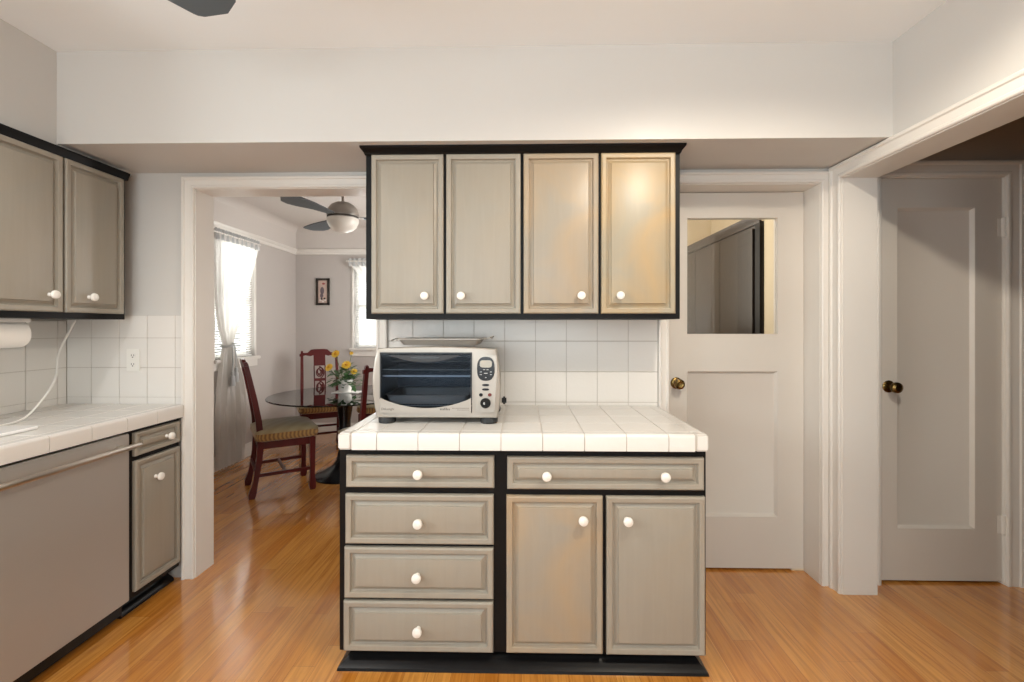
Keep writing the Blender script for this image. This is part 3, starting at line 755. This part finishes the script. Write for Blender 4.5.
# ------------------------------------------------------------------ ceiling fans
def fan(label, loc, ang, rod):
    r = thing('ceiling_fan', label, 'ceiling fan')
    bm = NB(); lathe(bm, [(.055, .012), (.125, .012), (.126, .02), (.122, .045), (.112, .07), (.09, .098), (.055, .118), (.02, .126), (0, .127)], (0, 0, 0), 'z', 36); obj('motor_dome', bm, 'nickel', r)
    bm = NB(); lathe(bm, [(0, -.012), (.118, -.012), (.120, .012), (0, .012)], (0, 0, 0), 'z', 36); hb = obj('motor_band', bm, 'nickel', r)
    bm = NB(); lathe(bm, [(.1185, -.006), (.1212, -.006), (.1212, .006), (.1185, .006)], (0, 0, 0), 'z', 36); obj('vent_ring', bm, 'slot', hb)
    bm = NB(); lathe(bm, [(0, -.012), (.122, -.012), (.124, -.02), (.120, -.045), (.106, -.075), (.08, -.10), (.045, -.115), (0, -.12)], (0, 0, 0), 'z', 36); obj('light_bowl', bm, 'frost', r)
    bm = NB(); tube(bm, [(0, 0, .12), (0, 0, rod - .04)], .011, 12); obj('downrod', bm, 'nickel', r)
    bm = NB(); lathe(bm, [(0, rod - .07), (.025, rod - .07), (.06, rod - .03), (.065, rod), (0, rod)], (0, 0, 0), 'z', 28); obj('canopy', bm, 'nickel', r)
    for k in range(3):
        a = ang + k * 2 * PI / 3; c, s = math.cos(a), math.sin(a)
        out = [(.16, .028), (.30, .045), (.44, .055), (.56, .052), (.618, .046), (.632, .032), (.651, -.032), (.652, -.045), (.644, -.062), (.575, -.116), (.50, -.126), (.42, -.106), (.30, -.055), (.16, -.028)]
        tl = -.05
        def fn(x, y, d):
            z = -y * tl * 1.0 + d; return (x * c - y * s, x * s + y * c, z)
        bm = NB(); prism(bm, out, fn, -.004, .004); bl = obj('blade', bm, 'blade', r)
        bm = NB(); prism(bm, [(.112, .016), (.20, .026), (.215, .0), (.20, -.026), (.112, -.016)], fn, .0045, .010); obj('blade_arm', bm, 'nickel', bl)
    r.location = loc
    return r
fan('brushed nickel ceiling fan with a white bowl light above the dining table', (-1.44, 3.72, 2.178), math.radians(-101), CE - 2.178)
fan('ceiling fan in the kitchen with only a grey blade tip showing below the ceiling', (-.63, .91, 2.281), math.radians(130), CE - 2.281)

# ------------------------------------------------------------------ dining furniture
TX, TY, TH, TR = -1.55, 4.05, .708, .62
dt = thing('dining_table', 'round smoked glass dining table on a black pedestal', 'table', (TX, TY, 0))
bm = NB(); lathe(bm, [(0, TH - .012), (TR - .004, TH - .012), (TR, TH - .008), (TR, TH - .004), (TR - .004, TH), (0, TH)], (TX, TY, 0), 'z', 80); obj('tabletop', bm, 'tableglass', dt)
bm = NB(); lathe(bm, [(0, 0), (.255, 0), (.257, .008), (.24, .020), (.18, .045), (.11, .085), (.07, .14), (.052, .22), (.046, .34), (.05, .48), (.066, .60), (.09, .68), (.12, TH - .014), (0, TH - .014)], (TX, TY, 0), 'z', 48)
obj('pedestal', bm, 'pedestal', dt)
# flowers
fp = thing('potted_flowers', 'white pot of yellow flowers on the glass dining table', 'flowers', (-1.59, 4.16, TH))
px, py = -1.59, 4.16
bm = NB(); box(bm, px - .10, px + .14, py - .07, py + .08, TH + .0005, TH + .004, .001); o = obj('napkin', bm, 'napkin', origin=(px, py, TH + .001))
tag(o, 'folded white cloth napkin under the flower pot on the glass table', 'napkin')
bm = NB(); lathe(bm, [(0, .0045), (.05, .0045), (.054, .01), (.066, .105), (.068, .118), (.063, .118), (.06, .10), (0, .10)], (px, py, TH), 'z', 28); obj('pot', bm, 'pot', fp)
bm = NB()
def leaf(bm, p, d, L, wd):
    d = Vector(d).normalized(); s = d.cross(Vector((0, 0, 1))).normalized(); u = s.cross(d)
    P = Vector(p); k = [(0, 0), (.3, .8), (.6, 1), (.85, .55), (1, 0)]
    l = [bm.verts.new(P + d * L * t - u * (.25 * L * t * t) + s * wd * w_ + u * .15 * wd * w_) for t, w_ in k]
    r_ = [bm.verts.new(P + d * L * t - u * (.25 * L * t * t) - s * wd * w_ + u * .15 * wd * w_) for t, w_ in k[1:-1]]
    mid = [bm.verts.new(P + d * L * t - u * (.25 * L * t * t)) for t, _ in k[1:-1]]
    bm.faces.new((l[0], l[1], mid[0])); bm.faces.new((l[0], mid[0], r_[0]))
    for i in range(2): bm.faces.new((l[i + 1], l[i + 2], mid[i + 1], mid[i])); bm.faces.new((mid[i], mid[i + 1], r_[i + 1], r_[i]))
    bm.faces.new((l[3], l[4], mid[2])); bm.faces.new((mid[2], l[4], r_[2]))
for i in range(190):
    a = random.uniform(0, 2 * PI); rr = random.uniform(.0, .11); h = random.uniform(.085, .235) - rr * .5
    leaf(bm, (px + rr * math.cos(a), py + rr * math.sin(a), TH + h), (math.cos(a + random.uniform(-.6, .6)), math.sin(a + random.uniform(-.6, .6)), random.uniform(-.2, .9)), random.uniform(.05, .085), random.uniform(.012, .022))
obj('foliage', bm, 'leaf', fp)
blooms = [(-.078, -.02, .345, .042), (-.132, -.03, .225, .042), (.03, -.05, .250, .046), (.095, -.04, .190, .032), (.05, .02, .350, .019)]
for bx_, by_, bz_, R_ in blooms:
    c = Vector((px + bx_, py + by_, TH + bz_))
    bm = NB(); tube(bm, [(px + bx_ * .15, py + by_ * .2, TH + .10), (px + bx_ * .6, py + by_ * .5, TH + bz_ * .65), tuple(c - Vector((0, -.008, .008)))], .0028, 6)
    st = obj('stem', bm, 'stem', fp)
    bm = NB(); ax = Vector((bx_ * 2, -.8, .55)).normalized(); t1 = ax.cross(Vector((0, 0, 1))).normalized(); t2 = ax.cross(t1)
    for ring_, (n, rr, lift) in enumerate(((13, 1.0, .05), (11, .78, .3), (8, .5, .6))):
        for i in range(n):
            a = 2 * PI * (i + ring_ * .4) / n; d = (t1 * math.cos(a) + t2 * math.sin(a)); s = ax.cross(d); W_ = R_ * .26 * (1.1 - ring_ * .15)
            q = [c + d * R_ * .1, c + d * R_ * rr * .6 + s * W_ + ax * R_ * lift * .5, c + d * R_ * rr + ax * R_ * lift, c + d * R_ * rr * .6 - s * W_ + ax * R_ * lift * .5]
            bm.faces.new([bm.verts.new(v) for v in q])
    fl = obj('bloom', bm, 'petal', st)
    bm = NB(); bmesh.ops.create_icosphere(bm, subdivisions=2, radius=R_ * .28); bmesh.ops.translate(bm, verts=bm.verts, vec=c + ax * R_ * .25)
    obj('flower_centre', bm, 'disc', st)

# chairs (front faces +y, origin on the floor)
def chair(label):
    r = thing('dining_chair', label, 'chair', group=None)
    RS = [(-.5, -.5), (.5, -.5), (.5, .5), (-.5, .5)]
    def bar(bm, pts, ws): sweep(bm, pts, [[(a * w1, b * w2) for a, b in RS] for w1, w2 in ws], Vector((1, 0, 0)))
    for s in (-1, 1):
        bm = NB()
        bar(bm, [(s * .19, -.225, 0), (s * .19, -.222, .03), (s * .19, -.212, .07), (s * .19, -.20, .12), (s * .187, -.175, .28), (s * .185, -.165, .42), (s * .183, -.178, .58), (s * .180, -.205, .74), (s * .178, -.238, .90), (s * .176, -.262, 1.01), (s * .176, -.268, 1.03)],
            [(.038, .030), (.050, .040), (.044, .036), (.034, .032), (.040, .032), (.046, .034), (.042, .032), (.038, .030), (.034, .028), (.032, .026), (.026, .020)])
        obj('back_leg', bm, 'cherry', r)
        bm = NB()
        bar(bm, [(s * .20, .20, 0), (s * .20, .20, .03), (s * .20, .20, .07), (s * .20, .20, .12), (s * .20, .20, .42)], [(.036, .036), (.050, .050), (.044, .044), (.034, .034), (.042, .042)])
        obj('front_leg', bm, 'cherry', r)
        bm = NB(); bar(bm, [(s * .19, -.195, .17), (s * .20, .20, .17)], [(.024, .02)] * 2); obj('stretcher', bm, 'cherry', r)
    bm = NB(); box(bm, -.19, .19, -.006, .014, .16, .182, .003); obj('stretcher', bm, 'cherry', r)
    bm = NB(); box(bm, -.185, .185, -.21, -.19, .20, .222, .003); obj('stretcher', bm, 'cherry', r)
    bm = NB(); box(bm, -.215, .215, .19, .215, .365, .425, .003); box(bm, -.185, .185, -.18, -.155, .365, .425, .003)
    for s in (-1, 1): prism(bm, [(-.17, .365), (.2, .365), (.2, .425), (-.17, .425)], lambda a, b, d: (s * (.182 + (a + .17) * .045) + d, a, b), -.012, .012)
    obj('apron', bm, 'cherry', r)
    def cr(wx, wy, z, rr=.05): return [(a, b + .02, z) for a, b in rrect(wx, wy, rr)]
    bm = NB(); rings(bm, [cr(.222, .205, .425), cr(.238, .220, .434), cr(.246, .228, .458), cr(.240, .222, .486)]); obj('seat_border', bm, 'band', r, label='gold striped seat border')
    bm = NB(); rings(bm, [cr(.240, .222, .486), cr(.245, .227, .490), cr(.242, .224, .496), cr(.225, .207, .510, .06), cr(.18, .165, .527, .07), cr(.10, .09, .537, .06), cr(.02, .02, .539, .01)]); obj('seat', bm, 'seat', r, label='olive gold cushioned seat')
    tilt = lambda a, b, d: (a, -.262 - (b - 1.0) * .25 + d, b)
    top = [(-.20, .972), (-.20, 1.0), (-.165, 1.012), (-.12, 1.012), (-.085, 1.045), (-.05, 1.05), (.05, 1.05), (.085, 1.045), (.12, 1.012), (.165, 1.012), (.20, 1.0), (.20, .972), (.14, .985), (.09, .975), (.06, .985), (-.06, .985), (-.09, .975), (-.14, .985)]
    bm = NB(); prism(bm, top, tilt, -.012, .014); obj('top_rail', bm, 'cherry', r)
    # pierced splat following the curve of the back
    def ycurve(z):
        T = [(.42, -.165), (.58, -.178), (.74, -.205), (.90, -.238), (1.01, -.262)]
        for (z0, y0), (z1, y1) in zip(T, T[1:]):
            if z <= z1: return y0 + (y1 - y0) * (z - z0) / (z1 - z0)
        return T[-1][1]
    bm = NB()
    def slab(x0, x1, z0, z1, n=4):
        for i in range(n):
            a, b = z0 + (z1 - z0) * i / n, z0 + (z1 - z0) * (i + 1) / n
            ya, yb = ycurve(a), ycurve(b)
            R = [[(x0, ya - .006, a), (x1, ya - .006, a), (x1, ya + .008, a), (x0, ya + .008, a)], [(x0, yb - .006, b), (x1, yb - .006, b), (x1, yb + .008, b), (x0, yb + .008, b)]]
            rings(bm, R)
    slab(-.062, .062, .43, .57); slab(-.060, .060, .87, .99); slab(-.062, -.050, .57, .87); slab(.050, .062, .57, .87)
    slab(-.05, .05, .705, .735, 1)
    for zc, rr in ((.80, .040), (.645, .040)):
        for s in (-1, 1):
            P = []
            for i in range(22):
                t = i / 21; a = s * (PI * .5 + t * 3.2 * PI); q = rr * (1 - .72 * t)
                P.append((s * .006 + q * math.cos(a) * 1.05, ycurve(zc) , zc + q * math.sin(a) * 1.55))
            tube(bm, [(x, ycurve(z) + .001, z) for x, _, z in P], .0065, 6, Vector((0, 1, 0)))
    obj('splat', bm, 'cherry', r, label='pierced carved back splat')
    return r
def face(r, x, y, dx, dy): r.location = (x, y, 0); r.rotation_euler = (0, 0, math.atan2(-dx, dy))
A = chair('cherry wood dining chair seen from the side, nearest the curtained side window')
B = chair('cherry wood dining chair facing the kitchen from the far side of the glass table')
C = chair('cherry wood dining chair mostly hidden by the toaster oven, back towards the kitchen')
face(A, -1.955, 3.745, .82, .57)
face(B, -2.11, 4.88, .50, -.87)
face(C, -1.09, 3.517, -.6, .8)
D = chair('cherry wood dining chair beyond the flower pot, its back hidden by the oven')
face(D, -1.40, 4.84, -.10, -1)
for q in (A, B, C, D): q['group'] = 'cherry chairs around the glass table'

# picture on far wall
pf = thing('framed_picture', 'small narrow dark framed print hanging on the dining room far wall', 'picture', (-2.39, DY, 1.725))
x0, x1, z0, z1 = -2.495, -2.33, 1.56, 1.885; yw = DY - .001
bm = NB()
for b in ((x0, x0 + .026, z0, z1), (x1 - .026, x1, z0, z1), (x0, x1, z0, z0 + .026), (x0, x1, z1 - .026, z1)): box(bm, b[0], b[1], yw - .022, yw, b[2], b[3], .003)
obj('frame', bm, 'picframe', pf)
mm = mat('print paper', (196, 172, 160), .6, var=.12, vscale=9)
bm = NB(); box(bm, x0 + .02, x1 - .02, yw - .008, yw - .002, z0 + .02, z1 - .02); pp = obj('print', bm, mm, pf)
def blob(cx_, cz_, rx, rz, m, nm='print_shape'): ell(cx_, cz_, rx, rz, yw - .0095, yw - .008, m, nm, pp, 2, 18)
M['ink1'] = mat('grey ink', (112, 98, 104), .6); M['ink2'] = mat('red ink', (150, 70, 72), .6); M['ink3'] = mat('pale ink', (222, 214, 208), .6); M['ink4'] = mat('dark ink', (58, 50, 50), .6)
xc = (x0 + x1) / 2
blob(xc + .008, z1 - .065, .018, .012, 'ink2'); blob(xc - .008, z0 + .175, .024, .045, 'ink1'); blob(xc - .014, z0 + .115, .02, .03, 'ink1')
for i, (a, b) in enumerate(((-.03, .06), (.0, .045), (.03, .06), (-.015, .075), (.02, .08))): blob(xc + a, z0 + b, .013, .012, 'ink3' if i < 3 else 'ink4')

# ------------------------------------------------------------------ windows, blinds, curtains
def window(name, fn, a0, a1, z0, z1):
    """fn(a, out, z): out towards the room, 0 on the wall face"""
    def b3(bm, a, b, o0, o1, z, zz, bev=.002):
        p, q = fn(a, o0, z), fn(b, o1, zz)
        box(bm, min(p[0], q[0]), max(p[0], q[0]), min(p[1], q[1]), max(p[1], q[1]), z, zz, bev)
    bm = NB()
    for a, b, z, zz in ((a0, a0 + .04, z0, z1), (a1 - .04, a1, z0, z1), (a0, a1, z0, z0 + .04), (a0, a1, z1 - .04, z1), (a0, a1, (z0 + z1) / 2 - .02, (z0 + z1) / 2 + .02)):
        b3(bm, a, b, -.12, -.085, z, zz)
    w_ = struct(name, bm, 'trim')
    bm = NB(); b3(bm, a0 + .03, a1 - .03, -.105, -.101, z0 + .03, z1 - .03, 0); obj('pane', bm, 'glass', w_)
    bm = NB()
    b3(bm, a0 - .02, a0, 0, .012, z0, z1 + .02); b3(bm, a1, a1 + .02, 0, .012, z0, z1 + .02); b3(bm, a0 - .02, a1 + .02, 0, .014, z1, z1 + .02)
    obj('casing', bm, 'trim', w_)
    bm = NB(); b3(bm, a0 - .04, a1 + .04, -.08, .05, z0 - .03, z0, .006); obj('sill', bm, 'trim', w_)
    bm = NB(); b3(bm, a0 - .03, a1 + .03, 0, .018, z0 - .10, z0 - .03); obj('apron', bm, 'trim', w_)
    return w_
f1 = lambda a, out, z: (DX + out, a, z)
f2 = lambda a, out, z: (a, DY - out, z)
window('window_1', f1, *W1); window('window_2', f2, *W2)
window('added_window_3', lambda a, out, z: (LW + out, a, z), 0.0, .90, 1.10, 2.0)  # unseen window added to go with the left fill light
window('added_window_4', lambda a, out, z: (a, -2.6 + out, z), -2.1, 1.3, .4, 2.4)  # unseen window added behind the rear fill light
def blind(label, fn, a0, a1, z0, z1):
    t = thing('window_blind', label, 'blind', fn((a0 + a1) / 2, -.03, z0))
    bm = NB(); z = z0 + .03
    while z < z1 - .04:
        pts = [(-.012, -.0075), (.0, -.0005), (.012, .0085), (.012, .0093), (0, .0003), (-.012, -.0067)]
        prism(bm, pts, lambda p, q, d: fn(d, -.035 + p, z + q), a0 + .006, a1 - .006); z += .0235
    obj('slats', bm, 'slat', t)
    bm = NB(); prism(bm, [(-.02, 0), (.015, 0), (.015, .035), (-.02, .035)], lambda p, q, d: fn(d, -.035 + p, z1 - .038 + q), a0 + .003, a1 - .003); obj('head_rail', bm, 'blind', t)
    bm = NB(); prism(bm, [(-.012, 0), (.012, 0), (.012, .014), (-.012, .014)], lambda p, q, d: fn(d, -.035 + p, z0 + .004 + q), a0 + .006, a1 - .006); obj('bottom_rail', bm, 'blind', t)
    return t
blind('white slatted blind in the side window behind the tied sheer curtain', f1, *W1)
blind('white slatted blind in the far window behind the sheer curtain', f2, *W2)
def curtain(label, fn, rows, tie, ruffle, flip=1, a0=0, a1=1, zt=2.1):
    """rows: (z, left, right, wave amplitude)"""
    t = thing('sheer_curtain', label, 'curtain', fn(tie[0], .06, .05))
    n = 72; bm = NB(); R = []
    for z, l, r_, amp in rows:
        R.append([fn(l + (r_ - l) * i / n, .062 + amp * math.sin(i / n * 2 * PI * 9 + z * 1.3) + .4 * amp * math.sin(i * 1.9 + z * 4), z) for i in range(n + 1)])
    rings(bm, R, close=False, cap0=False, cap1=False); obj('panel', bm, 'sheer', t, smooth=80)
    bm = NB(); R = []
    for z, am, o_ in ((zt + .035, .016, .062), (zt + .012, .010, .062), (zt - .02, .010, .062), (zt - .06, .014, .066)):
        R.append([fn(a0 + (a1 - a0) * i / 90, o_ + am * math.sin(i * 1.35), z + .004 * math.sin(i * 2.3)) for i in range(91)])
    rings(bm, R, close=False, cap0=False, cap1=False); obj('gathered_header', bm, 'sheerthick', t, smooth=80)
    bm = NB(); P = [fn(tie[0] + .05 * math.cos(a), .062 + .05 * math.sin(a), tie[1] + .012 * math.cos(a)) for a in [2 * PI * i / 16 for i in range(17)]]
    tube(bm, P, .011, 8)
    if ruffle:
        for k, (da, L) in enumerate(((-.01, .24), (.02, .21))):
            tube(bm, [fn(tie[0] + da, .115, tie[1]), fn(tie[0] + da * 1.4, .122, tie[1] - L * .5), fn(tie[0] + da * 1.8, .12, tie[1] - L)], .006, 6)
            p = fn(tie[0] + da * 1.8, .12, tie[1] - L)
            lathe(bm, [(0, .01), (.012, .0), (.016, -.02), (.012, -.035), (.02, -.05), (.024, -.13), (0, -.13)], p, 'z', 12)
    obj('tassel_tieback', bm, 'sheerthick', t)
    bm = NB(); tube(bm, [fn(a0 - .03, .062, zt), fn(a1 + .03, .062, zt)], .009, 8)
    for a in (a0 - .02, a1 + .02): tube(bm, [fn(a, .001, zt), fn(a, .062, zt)], .006, 6)
    obj('curtain_rod', bm, 'white', t)
    return t
rows = []
for i in range(41):
    v = i / 40
    if v < .52:
        q = v / .52; z = 2.13 - (2.13 - 1.13) * q
        rows.append((z, 4.02 + (4.15 - 4.02) * q ** 4, 4.70 - (4.70 - 4.25) * (q ** 1.1), .014 * (1 - q) + .018 * q))
    else:
        q = (v - .52) / .48; z = 1.13 - (1.13 - .03) * q; s = math.sin(min(1, q * 1.6) * PI / 2)
        rows.append((z, 4.15 - .10 * s, 4.25 + .20 * s - .06 * max(0, q - .75), .018 + .012 * s))
curtain('white sheer curtain tied back with tassels at the side window, falling to the floor', f1, rows, (4.20, 1.13), True, 1, 4.02, 4.70, 2.135)
rows = []
for i in range(41):
    v = i / 40
    if v < .55:
        q = v / .55; z = 2.07 - .97 * q
        rows.append((z, -2.08 + (1.08 - .16) * (q ** 1.0) * .93, -1.02 - .02 * q, .012))
    else:
        q = (v - .55) / .45; z = 1.10 - 1.06 * q; s = math.sin(min(1, q * 1.6) * PI / 2)
        rows.append((z, -1.224 - .12 * s, -1.04 + .04 * s, .02))
curtain('white sheer curtain hanging at the far window behind the toaster oven', f2, rows, (-1.13, 1.10), False, 1, -2.08, -1.02, 2.085)
